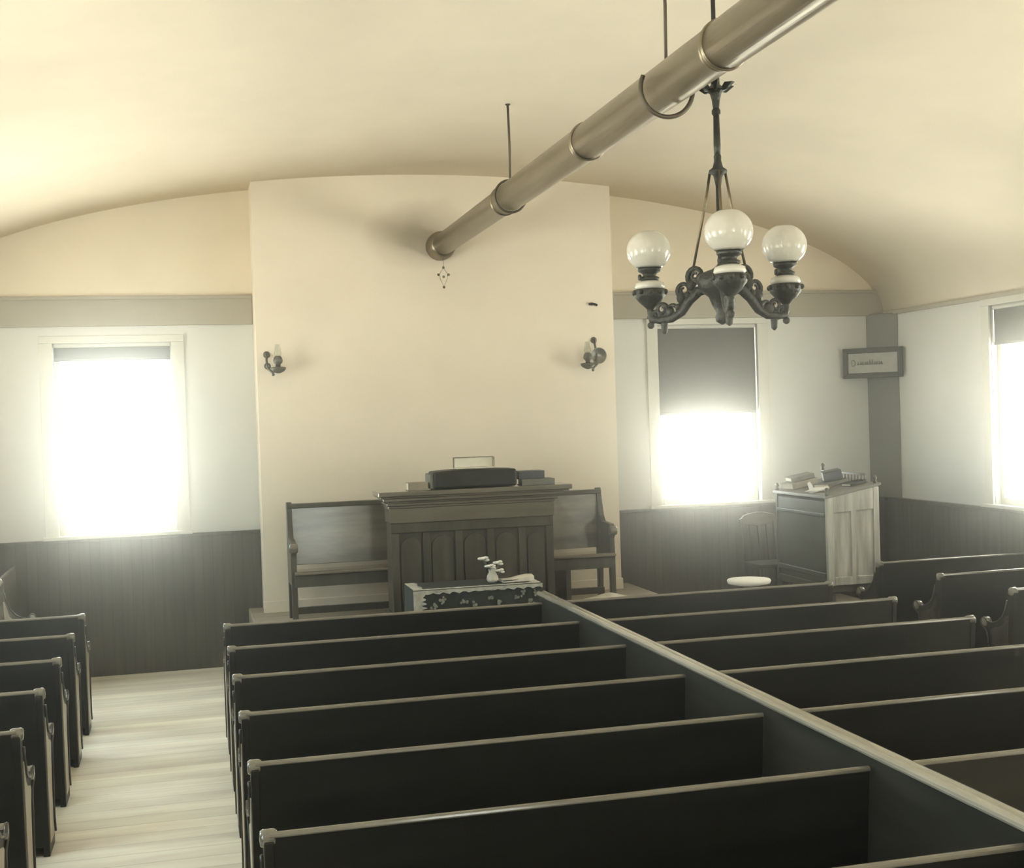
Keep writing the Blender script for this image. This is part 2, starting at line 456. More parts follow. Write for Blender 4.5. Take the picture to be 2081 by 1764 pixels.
def blind(plane, pos, a0, a1, zt, zb, inward, label, off=.03):
    d = pos - inward * off
    b = tag(obj('roller_blind', BM(), M['blind']), label, 'blind', 'window blinds')
    bm = BM()
    n = 14
    # gently sagging cloth sheet with thickness
    for k in range(n):
        c0, c1 = zb + (zt - zb) * k / n, zb + (zt - zb) * (k + 1) / n
        if plane == 'y': box(bm, a0, a1, d - .002, d + .002, c0, c1)
        else: box(bm, d - .002, d + .002, a0, a1, c0, c1)
    bmesh.ops.remove_doubles(bm, verts=bm.verts, dist=.0001)
    me = mesh_of(bm, 'roller_blind'); me.materials.append(M['blind'])
    old = b.data; b.data = me; bpy.data.meshes.remove(old)
    bm = BM()
    if plane == 'y': lathe(bm, [(.022, a0), (.022, a1)], 0, d + inward * .0, zt - .005, 14, 'x')
    else: lathe(bm, [(.022, a0), (.022, a1)], d, 0, zt - .005, 14, 'y')
    obj('roller', bm, M['casing'], b, smooth=False)
    bm = BM()
    if plane == 'y': box(bm, a0, a1, d - .008, d + .008, zb - .012, zb + .014)
    else: box(bm, d - .008, d + .008, a0, a1, zb - .012, zb + .014)
    obj('hem_bar', bm, M['blind'], b, .003)
    return b
window(1, 'y', YB, *back_holes[0], 'bright window in the end wall left of the chimney breast', -1)
window(2, 'y', YB, *back_holes[1], 'bright window in the end wall behind the chandelier', -1)
window(3, 'x', XR, *right_holes[0], 'window at the right edge, nearest the far corner', -1)
for k, h in enumerate(right_holes[1:]): window(4 + k, 'x', XR, *h, 'window of the right wall, %s along it' % ('second', 'third', 'fourth')[k], -1)
for k, h in enumerate(left_holes): window(7 + k, 'x', XL, *h, 'window of the left wall, %s from the far end' % ('first', 'second', 'third', 'fourth')[k], 1)
for k, h in enumerate(front_holes): window(11 + k, 'y', YF, *h, 'window of the entrance wall behind the viewpoint', 1)
blind('y', YB, -1.08, -.13, 2.84, 2.71, -1, 'grey blind rolled almost up in the window left of the chimney breast')
blind('y', YB, 4.37, 5.38, 2.92, 2.08, -1, 'grey blind drawn half down in the window behind the chandelier')
blind('x', XR, 8.51, 9.61, 2.92, 2.60, -1, 'grey blind in the side window at the right edge')

# ------------------------------------------------------------------ pews
def cap_profile(w, z0, z1, n=6):
    y0, y1 = -w / 2, w / 2
    pts = [(y0, z0), (y1, z0), (y1, z1 - .012)]
    for k in range(n + 1):
        a = PI * k / n
        pts.append((y1 * .95 * math.cos(a), z1 - .012 + .012 * math.sin(a)))
    pts += [(y0, z1 - .012)]
    return pts
def end_profile():
    p = [(.075, 0), (-.012, .80)]
    for k in range(7):
        a = PI - PI * .9 * k / 6
        p.append((.022 + .034 * math.cos(a), .815 + .036 * math.sin(a)))
    p += [(.062, .76), (.082, .70), (.115, .645), (.17, .605), (.235, .585), (.285, .585)]
    for k in range(7):
        a = PI * .75 - PI * 1.25 * k / 6
        p.append((.325 + .034 * math.cos(a), .575 + .034 * math.sin(a)))
    p += [(.292, .52), (.275, .46), (.27, .30), (.275, .14), (.31, .06), (.31, 0)]
    return p
EP = end_profile()
EPY = .97     # seat depth scale
def end_trim_path():
    return [p for p in EP[1:-1]]
def make_pew(name, L, ends, label, cat='pew'):
    """x from 0 to L, backrest top at y=0, seat towards +y. ends: set of 'l','r'"""
    t = thing(name, label, cat)
    bm = BM(); prism(bm, [(-.012, .05), (.012, .05), (.012, .836), (-.012, .836)], 0, L)
    # lean: shear so the foot sits further forward
    for v in bm.verts: v.co.y += (.82 - v.co.z) * .095 + .004
    obj('back_panel', bm, M['pew'], t, .003)
    bm = BM(); prism(bm, cap_profile(.028, .834, .85), 0, L)
    obj('cap_rail', bm, M['pew_cap'], t)
    bm = BM(); prism(bm, [(.05, .405), (.34, .42), (.345, .445), (.33, .452), (.05, .435)], .01, L - .01)
    obj('seat', bm, M['pew'], t, .004)
    bm = BM(); box(bm, .01, L - .01, .29, .315, .0, .41)
    obj('seat_front', bm, M['pew'], t, .003)
    for s in ends:
        x = 0 if s == 'l' else L
        x0, x1 = (x - .018, x + .014) if s == 'l' else (x - .014, x + .018)
        bm = BM(); prism(bm, EP, x0, x1)
        e = obj('end_panel', bm, M['pew'], t, .004)
        # raised dark edge moulding following the outline
        xo = x0 - .004 if s == 'l' else x1 + .004
        bm = BM()
        tube(bm, [(xo, p[0], p[1]) for p in EP[9:-1]], .007, 8)
        obj('edge_moulding', bm, M['pew_trim'], e, smooth=True)
        bm = BM(); xf = (x0 - .004, x0 + .001) if s == 'l' else (x1 - .001, x1 + .004)
        prism(bm, [(.10, .06), (.045, .70), (.06, .70), (.105, .60), (.16, .565), (.235, .548), (.265, .53), (.24, .46), (.235, .30), (.24, .14), (.27, .06)], *xf)
        obj('end_inlay', bm, M['pew_end'], e, .002)
        bm = BM(); lathe(bm, [(.008, x0 - .012), (.028, x0 - .009), (.034, x0), (.034, x1), (.028, x1 + .009), (.008, x1 + .012)], 0, .325, .578, 16, 'x')
        obj('arm_scroll', bm, M['pew_cap'], e, smooth=True)
        bm = BM(); lathe(bm, [(.008, x0 - .012), (.024, x0 - .010), (.029, x0), (.029, x1), (.024, x1 + .010), (.008, x1 + .012)], 0, .018, .826, 16, 'x')
        obj('top_scroll', bm, M['pew_cap'], e, smooth=True)
    return t
PX0, PXD, PX1 = .20, 2.30, 4.418
Y1, PS = 8.2455, .85
ordn = ['first', 'second', 'third', 'fourth', 'fifth', 'sixth', 'seventh']
# centre block, left of the divider
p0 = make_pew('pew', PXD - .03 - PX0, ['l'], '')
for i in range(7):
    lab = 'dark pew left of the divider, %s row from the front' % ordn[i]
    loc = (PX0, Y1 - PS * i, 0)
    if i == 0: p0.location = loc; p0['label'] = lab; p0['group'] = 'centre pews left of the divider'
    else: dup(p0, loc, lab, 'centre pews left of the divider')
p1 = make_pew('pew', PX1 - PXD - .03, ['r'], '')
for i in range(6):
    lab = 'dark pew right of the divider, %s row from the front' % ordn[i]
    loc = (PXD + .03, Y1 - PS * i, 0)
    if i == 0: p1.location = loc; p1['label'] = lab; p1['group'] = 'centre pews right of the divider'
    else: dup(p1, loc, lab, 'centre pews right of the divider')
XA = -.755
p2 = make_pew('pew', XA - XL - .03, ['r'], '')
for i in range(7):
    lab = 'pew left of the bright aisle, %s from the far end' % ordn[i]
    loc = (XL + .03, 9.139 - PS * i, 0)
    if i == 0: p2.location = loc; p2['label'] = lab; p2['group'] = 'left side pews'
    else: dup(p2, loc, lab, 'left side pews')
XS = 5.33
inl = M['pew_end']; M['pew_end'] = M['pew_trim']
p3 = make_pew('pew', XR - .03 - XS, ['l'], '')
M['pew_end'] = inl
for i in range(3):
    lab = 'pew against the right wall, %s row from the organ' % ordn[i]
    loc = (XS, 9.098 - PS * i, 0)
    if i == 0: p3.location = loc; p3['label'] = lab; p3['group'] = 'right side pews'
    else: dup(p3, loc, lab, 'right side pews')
# divider
d = thing('pew_divider', 'long partition with capped rail dividing the centre pews lengthwise', 'divider', (PXD, 0, 0))
YD0, YD1 = 2.2, 8.33
bm = BM(); box(bm, -.016, .016, YD0, YD1, 0, .882)
obj('partition_panel', bm, M['divider'], d, .003)
def rail_prof():
    p = [(-.022, .878), (.022, .878), (.034, .884), (.036, .892)]
    for c in (.018, -.018):
        for k in range(5):
            a = PI * (k + .5) / 5
            p.append((c + .0165 * math.cos(a), .897 + .016 * math.sin(a)))
    p += [(-.036, .892), (-.034, .884)]
    return p
bm = BM(); prism(bm, rail_prof(), YD0, YD1 + .02, 'y')
obj('cap_rail', bm, M['rail'], d, .002)

# ------------------------------------------------------------------ pulpit
pu = thing('pulpit', 'broad dark wooden pulpit desk with moulded top in the centre', 'pulpit', (2.17, 9.85, .5))
W2 = .66
bm = BM(); box(bm, -W2, W2, .02, .25, 0, .90)
obj('body', bm, M['dark_wood'], pu, .006)
bm = BM()
for x in (-W2, -.41, -.15, .11, .37, W2 - .06):
    box(bm, x, x + .06, -.006, .03, .10, .719)
box(bm, -W2, W2, -.006, .03, .72, .799)
obj('stiles', bm, M['dark_wood'], pu, .005)
# round-headed panels
for x0, x1 in ((-.60, -.41), (-.35, -.15), (-.09, .11), (.17, .37), (.43, .60)):
    bm = BM()
    c = (x0 + x1) / 2; r = (x1 - x0) / 2 - .012
    pts = [(c - r, .12), (c + r, .12)] + [(c + r * math.cos(PI * k / 10), .60 + r * math.sin(PI * k / 10)) for k in range(11)]
    prism(bm, pts, .008, .03, 'y')
    obj('arched_panel', bm, M['dark_wood'], pu, .006)
bm = BM(); box(bm, -W2 - .02, W2 + .02, -.02, .26, 0, .10)
obj('plinth', bm, M['dark_wood'], pu, .008)
bm = BM(); box(bm, -W2 - .008, W2 + .008, -.014, .255, .80, .915)
obj('frieze_board', bm, M['dark_wood_h'], pu, .004)
bm = BM()
prof = [(0, .915), (.03, .92), (.035, .945), (.06, .95), (.07, .975), (.10, .985), (.105, 1.02), (.12, 1.025), (.12, 1.05), (0, 1.05)]
for sgn in (1,):
    # stepped cornice: stack of slabs, each with its own overhang
    for (o_, z0, z1) in ((.015, .915, .935), (.03, .935, .955), (.02, .955, .972), (.06, .972, .998), (.085, .998, 1.012), (.10, 1.012, 1.05)):
        box(bm, -W2 - o_, W2 + o_ * 1.5, -o_ * .8, .262, z0, z1)
obj('cornice_top', bm, M['dark_wood_h'], pu, .007)
PT = 1.55     # top of pulpit
def book(name, cx, cy, z, w, dpt, h, rz, cover, label, group=None, cat='book'):
    """closed book: spine along x, covers overhang the page block"""
    t = thing(name, label, cat, (cx, cy, z), rz, group)
    c = min(.006, h * .15)
    bm = BM(); box(bm, -w / 2, w / 2, -dpt / 2, dpt / 2, 0, c); box(bm, -w / 2, w / 2, -dpt / 2, dpt / 2, h - c, h)
    box(bm, -w / 2, w / 2, -dpt / 2 - .004, -dpt / 2 + .006, 0, h)
    obj('cover', bm, M[cover], t, .003)
    bm = BM(); box(bm, -w / 2 + .008, w / 2 - .008, -dpt / 2 + .006, dpt / 2 - .01, c, h - c)
    obj('page_block', bm, M['paper'], t)
    return t
# the dark slanting book rest / big bible
t = thing('pulpit_cushion', 'long black reading cushion lying on the pulpit top', 'cushion', (2.195, 9.93, PT))
bm = BM(); box(bm, -.34, .34, -.12, .13, .004, .15)
bmesh.ops.subdivide_edges(bm, edges=bm.edges, cuts=4, use_grid_fill=True)
for v in bm.verts:
    if v.co.z > .1: v.co.z += .012 * math.cos(v.co.x * 4.4) - .01
    v.co.y *= 1 - .06 * (abs(v.co.x) / .34) ** 4
obj('cushion_body', bm, M['black_cover'], t, .02, seg=3)
bm = BM(); box(bm, -.365, -.338, -.105, .115, .006, .125)
obj('end_flap', bm, M['grey_cover'], t, .008)
# pale book on the cushion
t = thing('service_book', 'pale open folder standing on the black pulpit cushion', 'book', (2.215, 9.94, PT + .152))
bm = BM(); box(bm, -.155, .155, -.035, .06, 0, .010)
box(bm, -.155, .155, .03, .045, .01, .085)
obj('pages', bm, M['paper'], t, .003)
bm = BM(); box(bm, -.165, .165, .045, .053, .004, .092); box(bm, .155, .163, -.02, .05, .006, .088); box(bm, -.165, .165, .026, .053, .085, .092)
obj('cover', bm, M['tan_cover'], t, .002)
book('hymn_book', 1.735, 9.90, PT, .16, .13, .062, .0, 'tan_cover', 'small tan book with pale page edges at the left of the pulpit top')
book('hymn_book', 2.715, 9.92, PT, .27, .2, .05, -.05, 'grey_cover', 'grey book lowest at the right of the pulpit top')
book('hymn_book', 2.665, 9.95, PT + .052, .22, .16, .062, .04, 'cover_blue', 'dark book stacked on the grey one on the pulpit')

# ------------------------------------------------------------------ bench behind the pulpit
bn = thing('clergy_bench', 'long glossy settee behind the pulpit against the chimney breast', 'bench', (.76, 10.60, .5))
BL = 2.73
bm = BM(); prism(bm, [(0, .44), (.03, .44), (-.0, .92), (-.03, .92)], .02, BL - .02)
for v in bm.verts: v.co.y = -v.co.y
bm2 = bm
o = obj('back_panel', bm2, M['bench_wood'], bn, .004)
bm = BM(); box(bm, 0, BL, -.02, .045, .905, .945)
obj('top_rail', bm, M['dark_wood'], bn, .008)
bm = BM(); prism(bm, [(-.40, .395), (.02, .375), (.02, .40), (-.40, .425), (-.425, .418), (-.425, .40)], .02, BL - .02)
obj('seat', bm, M['bench_wood'], bn, .004)
bm = BM(); box(bm, .02, BL - .02, -.40, -.37, .30, .395)
obj('seat_apron', bm, M['dark_wood'], bn, .004)
bm = BM(); box(bm, .03, BL - .03, -.12, -.08, .045, .10)
obj('stretcher', bm, M['dark_wood'], bn, .004)
bprof = [(.045, 0), (.045, .955), (.0, .96), (-.03, .85), (-.075, .72), (-.12, .675), (-.33, .665), (-.37, .64), (-.385, .60), (-.36, .57), (-.335, .54), (-.345, .40), (-.345, 0), (-.30, 0), (-.29, .30), (-.02, .30), (0, 0)]
for x in (0, BL - .045):
    bm = BM(); prism(bm, bprof, x, x + .045)
    e = obj('bench_end', bm, M['dark_wood'], bn, .005)
    bm = BM(); lathe(bm, [(.012, x - .012), (.036, x - .008), (.04, x), (.04, x + .045), (.036, x + .053), (.012, x + .057)], 0, -.36, .61, 18, 'x')
    obj('arm_scroll', bm, M['dark_wood_h'], e, smooth=True)
for x in (.92, 2.28):
    bm = BM(); box(bm, x, x + .045, -.36, 0, 0, .39)
    obj('leg', bm, M['dark_wood'], bn, .004)
# pale crumpled cloth under the right end of the bench
bm = BM(); ball(bm, (0, 0, 0), 1, 40)
for v in list(bm.verts):
    n_ = math.sin(v.co.x * 7 + 1) * .12 + math.sin(v.co.y * 9 + v.co.x * 5) * .1
    v.co = Vector((v.co.x * .27 * (1 + .15 * n_), v.co.y * .095, max(0, v.co.z) * (.10 + .05 * n_)))
o = tag(obj('crumpled_cloth', bm, M['cream_cloth'], smooth=True), 'pale crumpled cloth lying on the platform before the right end of the settee', 'cloth')
o.location = (3.34, 10.06, .5)

# ------------------------------------------------------------------ communion table with cloth
ct = thing('communion_table', 'low table in front of the pulpit with dark embroidered cloth', 'table', (1.985, 9.02, .25))
bm = BM(); box(bm, -.44, .46, .03, .40, .59, .612)
obj('tabletop', bm, M['dark_wood'], ct, .005)
for x in (-.41, .38):
    for y in (.06, .33):
        bm = BM(); box(bm, x, x + .05, y, y + .05, 0, .59)
        obj('leg', bm, M['dark_wood'], ct, .006)
# cloth: draped sheet with folds on all four sides
bm = BM()
nx, nz = 60, 14
def ring_pt(u):        # u along the perimeter 0..1
    hx, hy = .512, .215
    per = [(-hx, -hy), (hx, -hy), (hx, hy), (-hx, hy)]
    segs = [2 * hx, 2 * hy, 2 * hx, 2 * hy]; T = sum(segs); s = u * T
    for k in range(4):
        if s <= segs[k] or k == 3:
            t_ = s / segs[k]; a, b = per[k], per[(k + 1) % 4]
            return Vector((a[0] + (b[0] - a[0]) * t_, a[1] + (b[1] - a[1]) * t_, 0))
        s -= segs[k]
cols = 120
grid = []
for j in range(nz + 1):
    row = []
    z = .625 - .42 * j / nz
    for i in range(cols):
        p = ring_pt(i / cols)
        n_ = Vector((p.x / .512, p.y / .215, 0)); n_.normalize()
        wv = math.sin(i * 2 * PI / cols * 17 + .6 * math.sin(i * .3)) * .012 * (j / nz) + .012 * (j / nz)
        q = p + n_ * wv
        row.append(bm.verts.new((q.x, q.y + .22, z)))
    grid.append(row)
for j in range(nz):
    for i in range(cols):
        bm.faces.new((grid[j][i], grid[j][(i + 1) % cols], grid[j + 1][(i + 1) % cols], grid[j + 1][i]))
bm.faces.new(grid[0])
tc = tag(obj('tablecloth', bm, M['cloth_dark'], smooth=False), 'dark cloth with pale embroidered border draped over the communion table', 'tablecloth')
tc.location = (1.985, 9.02, .25)
md = tc.modifiers.new('Solidify', 'SOLIDIFY'); md.thickness = .003; md.offset = -1
# embroidery: border bands and flower sprigs stitched on the front
bm = BM()
def edge_strip(pts, w, ax):      # wavy-edged strip of lace
    A, B = [], []
    for k in range(41):
        t = k / 40
        p = Vector(pts[0]).lerp(Vector(pts[1]), t)
        e_ = w * (1 + .22 * math.sin(k * 1.9) + .12 * math.sin(k * 4.1))
        A.append(bm.verts.new(p)); B.append(bm.verts.new(p + Vector(ax) * e_))
    for k in range(40): bm.faces.new((A[k], A[k + 1], B[k + 1], B[k]))
edge_strip(((-.518, -.0075, .6), (-.518, -.0075, .22)), .085, (1, 0, 0))
edge_strip(((-.519, -.0065, .622), (.52, -.0065, .622)), .026, (0, 0, -1))
edge_strip(((-.515, .004, .6275), (.512, .004, .6275)), .035, (0, 1, 0))
edge_strip(((-.510, .04, .6275), (-.510, .42, .6275)), .07, (1, 0, 0))
edge_strip(((.512, .04, .6275), (.512, .42, .6275)), .07, (-1, 0, 0))
lb = obj('lace_border', bm, M['lace'], tc)
md = lb.modifiers.new('Solidify', 'SOLIDIFY'); md.thickness = .0025; md.offset = 0
tc.scale = (.93, 1, 1); tc.location.x += .025
rng = random.Random(3)
for (sx, sz) in ((-.36, .50), (-.29, .545), (-.12, .53), (-.04, .50), (.10, .545), (.17, .50), (.30, .53), (.36, .555), (.42, .50), (.46, .56)):
    bm = BM()
    for k in range(7):
        a = rng.random() * 2 * PI; r = rng.random() * .030
        x_, z_ = sx + r * math.cos(a), sz + r * math.sin(a) * .8
        lathe(bm, [(.006 + .007 * rng.random(), -.006), (.008, 0)], x_, .0 - .004 - .0004 * k, z_, 7, 'y')
    obj('embroidered_sprig', bm, M['sprig'], tc)
# things on the communion table
v = thing('flower_vase', 'small pale vase with white blossoms on the communion table', 'vase', (2.16, 9.2, .879))
bm = BM(); lathe(bm, [(.035, 0), (.045, .02), (.04, .05), (.025, .075), (.03, .095)], n=20)
obj('vase_body', bm, M['cream_cloth'], v, smooth=True)
for (a, r, h, s) in ((0.3, .05, .13, .045), (2.6, .07, .165, .05), (1.5, .03, .10, .04), (4.2, .05, .11, .045), (5.4, .08, .075, .04)):
    bm = BM()
    for k in range(6):
        b = k * PI / 3
        ball(bm, (r * math.cos(a) + s * .5 * math.cos(b), r * math.sin(a) * .5 + s * .5 * math.sin(b), h + .004 * k), s * .42, 10, 1, 1, .55)
    obj('blossom', bm, M['white'], v, smooth=True)
bm = BM()
for (a, r, h) in ((0.3, .05, .12), (2.6, .07, .155), (4.2, .05, .1), (5.4, .08, .07)):
    tube(bm, [(0, 0, .06), (r * .4 * math.cos(a), r * .2 * math.sin(a), h * .7), (r * math.cos(a), r * .5 * math.sin(a), h)], .004, 6)
obj('stems', bm, M['grey_cover'], v)
c_ = thing('folded_napkin', 'pale folded cloth at the right end of the communion table', 'cloth', (2.34, 9.19, .879))
bm = BM(); box(bm, -.12, .12, -.07, .07, 0, .028)
bmesh.ops.subdivide_edges(bm, edges=bm.edges, cuts=5, use_grid_fill=True)
for q in bm.verts:
    if q.co.z > .02: q.co.z += .012 * math.sin(q.co.x * 18) + .006 * math.cos(q.co.y * 30)
obj('fold', bm, M['cream_cloth'], c_, .006, smooth=True)

# ------------------------------------------------------------------ reed organ
og = thing('reed_organ', 'reed organ at the right, dark keyboard side and pale panelled end', 'organ', (5.36, 10.05, .25))
hx, hy = .24, .475
side = [(-hx, .36), (hx, .36), (hx, 1.19), (-hx, 1.10)]
for y0, y1 in ((-hy, -hy + .035), (hy - .035, hy)):
    bm = BM(); prism(bm, side, y0, y1, 'y')
    e = obj('case_end', bm, M['organ_side'] if y0 < 0 else M['organ_dark'], og, .005)
    if y0 < 0:
        e['label'] = 'pale panelled end of the organ'
        # raised frame leaving two tall sunk panels
        bm = BM()
        box(bm, -hx, -hx + .055, y0 - .014, y0 + .004, .36, 1.10)
        box(bm, hx - .055, hx, y0 - .014, y0 + .004, .36, 1.17)
        box(bm, -.025, .025, y0 - .014, y0 + .004, .42, .98)
        box(bm, -hx + .055, hx - .055, y0 - .014, y0 + .004, .36, .43)
        prism(bm, [(-hx + .055, .965), (hx - .055, .985), (hx - .055, 1.165), (-hx + .055, 1.115)], y0 - .014, y0 + .004, 'y')
        obj('end_frame', bm, M['organ_side'], e, .005)
bm = BM(); box(bm, -hx + .01, hx - .01, -hy + .03, hy - .03, .36, 1.06)
obj('case_body', bm, M['organ_dark'], og, .004)
bm = BM(); prism(bm, [(-hx - .015, 1.085), (hx + .02, 1.18), (hx + .02, 1.205), (-hx - .015, 1.11)], -hy - .02, hy + .02, 'y')
obj('sloping_lid', bm, M['organ_lid'], og, .005)
for z0, z1 in ((.93, .96), (.42, .46)):
    bm = BM(); box(bm, -hx - .01, -hx + .02, -hy + .035, hy - .035, z0, z1)
    obj('front_moulding', bm, M['organ_dark'], og, .006)
bm = BM(); box(bm, -hx + .0, hx - .0, -hy, hy, .30, .365)
obj('plinth', bm, M['dark_wood'], og, .008)
for x in (-hx + .03, hx - .08):
    for y in (-hy + .03, hy - .08):
        bm = BM(); lathe(bm, [(.026, 0), (.034, .06), (.02, .10), (.034, .2), (.03, .30)], x + .025, y + .025, 0, 14)
        obj('leg', bm, M['dark_wood'], og, smooth=True)
# pierced gallery along the back edge of the top
bm = BM()
gx = hx - .01
box(bm, gx - .012, gx + .008, -.30, hy - .01, 1.255, 1.275)
for k in range(14):
    y = -.28 + k * .055
    lathe(bm, [(.006, 0), (.011, .02), (.006, .04), (.006, .065)], gx, y, 1.195, 8)
obj('gallery_rail', bm, M['organ_dark'], og, .002)
for (x, y, z) in ((-hx + .01, -hy + .01, 1.115), (hx - .015, -hy + .02, 1.20), (-hx + .01, hy - .02, 1.115), (hx - .01, hy - .02, 1.275)):
    bm = BM(); lathe(bm, [(.014, 0), (.018, .012), (.01, .022), (.019, .04), (.012, .058), (.003, .064)], x, y, z, 14)
    obj('finial', bm, M['organ_dark'], og, smooth=True)
# things lying on the sloping lid (slope matches)
sl = math.atan2(.095, .515)
def on_lid(x, y): return 1.36 + .25 * 0 + (x + .255) * .095 / .515
def lid_book(name, x, y, w, dp, h, rz, cover, label, group='music books on the organ', z_extra=0, cat='book'):
    t = book(name, 5.36 + x, 10.05 + y, on_lid(x, y) + .003 + z_extra, w, dp, h, 0, cover, label, group, cat)
    t.rotation_mode = 'ZYX'; t.rotation_euler = (0, -sl, rz)
    return t
from mathutils import Euler
def Euler3(a, b, c): return Euler((a, b, c), 'XYZ')
lid_book('music_book', -.07, .33, .26, .2, .055, .1, 'tan_cover', 'tan music book at the far end of the organ top')
lid_book('music_book', -.06, .34, .22, .17, .04, -.12, 'grey_cover', 'grey music book stacked on the tan one at the far end of the organ', z_extra=.06)
lid_book('music_book', .06, .0, .24, .19, .03, .3, 'grey_cover', 'thin grey music book in the middle of the organ top')
lid_book('music_book', .08, .01, .16, .13, .085, -.3, 'cover_blue', 'thick slate book standing highest on the organ top', z_extra=.036)
lid_book('music_book', .13, -.27, .17, .14, .022, .15, 'black_cover', 'thin black book nearest the pale end of the organ top')
t = thing('sheet_music', 'white loose sheets at the keyboard edge of the organ top', 'paper', (5.36 - .145, 10.05 - .13, on_lid(-.145, 0) + .004))
bm = BM()
for k in range(4):
    z = k * .004
    pts = [(-.09, -.07), (.07, -.09), (.10, .06), (-.06, .08)]
    R = Matrix.Rotation(k * .25, 2)
    prism(bm, [tuple(R @ Vector(p)) for p in pts], z, z + .002, 'z')
o = obj('sheets', bm, M['white'], t)
bm = BM()
prism(bm, [(-.05, .014), (.03, .016), (.05, .075), (.0, .09), (-.03, .06)], -.05, -.045, 'x')
obj('curled_sheet', bm, M['white'], t)
t.rotation_euler = Euler3(0, -sl, 0)

# organ stool with white round top
st = thing('organ_stool', 'round stool with white seat beside the organ', 'stool', (4.33, 9.42, .25))
bm = BM(); lathe(bm, [(.10, .44), (.168, .455), (.176, .475), (.17, .486), (.12, .489), (.01, .49)], n=40)
o = obj('seat', bm, M['white'], st, smooth=True); o['label'] = 'white round seat cover'
bm = BM(); lathe(bm, [(.05, .10), (.065, .13), (.04, .18), (.055, .26), (.035, .32), (.04, .40), (.10, .445)], n=20)
obj('pedestal', bm, M['dark_wood'], st, smooth=True)
for k in range(3):
    a = k * 2 * PI / 3 + .4
    bm = BM(); tube(bm, [(.04 * math.cos(a), .04 * math.sin(a), .14), (.12 * math.cos(a), .12 * math.sin(a), .10), (.19 * math.cos(a), .19 * math.sin(a), .022)], [.024, .02, .022], 10)
    obj('foot', bm, M['dark_wood'], st, smooth=True)

# side chairs
def chair(name, label, loc, rz, crest=True):
    t = thing(name, label, 'chair', loc, rz)
    bm = BM(); box(bm, -.20, .20, -.2, .2, .42, .455)
    obj('seat', bm, M['dark_wood'], t, .012)
    for x in (-.185, .15):
        bm = BM(); prism(bm, [(.165, 0), (.2, 0), (.2, .45), (.255, .90), (.225, .90), (.165, .45)], x, x + .035)
        obj('back_post', bm, M['dark_wood'], t, .005)
        bm = BM(); lathe(bm, [(.013, 0), (.02, .1), (.016, .2), (.022, .42)], x + .018, -.165, 0, 12)
        obj('leg', bm, M['dark_wood'], t, smooth=True)
    bm = BM()
    n = 16
    pts = []
    for k in range(n + 1):
        x = -.215 + .43 * k / n
        pts.append((x, .905 + .045 * math.cos((x / .215) * PI * .5) - (.02 if abs(x) > .18 else 0)))
    pts += [(.2, .84), (.0, .80), (-.2, .84)]
    prism(bm, pts, .222, .25, 'y')
    obj('crest_rail', bm, M['dark_wood_h'], t, .006)
    for x in (-.09, 0, .09):
        bm = BM(); prism(bm, [(.175, .45), (.19, .45), (.245, .83), (.23, .83)], x - .015, x + .015)
        obj('spindle', bm, M['dark_wood'], t, .003)
    bm = BM(); tube(bm, [(-.17, -.16, .2), (.17, -.16, .2)], .011, 8); tube(bm, [(-.17, .17, .17), (.17, .17, .17)], .011, 8)
    obj('stretcher', bm, M['dark_wood'], t)
    return t
chair('side_chair', 'dark chair with curved crest rail behind the organ stool', (5.22, 10.88, .25), 0).scale = (.95, .95, .92)
M_keep = (M['pew'], M['pew_cap'])
M['pew'], M['pew_cap'] = M['bench_wood'], M['rail']
tp = make_pew('turned_pew', .92, ['r'], 'short turned pew facing right by the end wall at the left edge', 'pew')
M['pew'], M['pew_cap'] = M_keep
tp.location = (-1.45, 11.28, 0); tp.rotation_euler = (0, 0, -PI / 2); tp.scale = (1, .75, 1.17)

# ------------------------------------------------------------------ framed motto across the corner
fa = Vector((6.31, 11.36, 0)); fb = Vector((6.745, 10.99, 0))
wid = (fb - fa).length
fr = thing('framed_motto', 'dark framed motto card hung across the far right corner', 'picture frame', ((fa.x + fb.x) / 2 - .02, (fa.y + fb.y) / 2 - .02, 2.515), math.atan2(fb.y - fa.y, fb.x - fa.x))
w2, h2, fw_ = wid / 2, .147, .05
bm = BM()
prism(bm, [(-w2, h2), (w2, h2), (w2 - fw_, h2 - fw_), (-w2 + fw_, h2 - fw_)], -.02, .006, 'y')
prism(bm, [(-w2, -h2), (-w2 + fw_, -h2 + fw_), (w2 - fw_, -h2 + fw_), (w2, -h2)], -.02, .006, 'y')
prism(bm, [(-w2, h2), (-w2 + fw_, h2 - fw_), (-w2 + fw_, -h2 + fw_), (-w2, -h2)], -.02, .006, 'y')
prism(bm, [(w2, h2), (w2, -h2), (w2 - fw_, -h2 + fw_), (w2 - fw_, h2 - fw_)], -.02, .006, 'y')
obj('frame', bm, M['frame'], fr, .004)
bm = BM(); box(bm, -w2 + fw_ - .004, w2 - fw_ + .004, -.004, .004, -h2 + fw_ - .004, h2 - fw_ + .004)
obj('card', bm, M['card'], fr)
# faded illegible lettering: a tall initial, running script with one ascender
bm = BM()
x0 = -w2 + fw_ + .035
def stroke(pts, r=.0042): tube(bm, [(x0 + p[0], -.0055, p[1]) for p in pts], r, 6)
stroke([(0, -.028), (0, .030)]); stroke([(0, .030), (.022, .028), (.034, .005), (.026, -.022), (0, -.028)])
x = .055
for k in range(11):
    hgt = .034 if k in (5, 6) else .012
    stroke([(x, -.018), (x + .006, hgt), (x + .013, -.018)], .0065)
    if k % 2: stroke([(x + .013, -.018), (x + .02, .008)])
    x += .0225
obj('lettering', bm, M['ink'], fr)

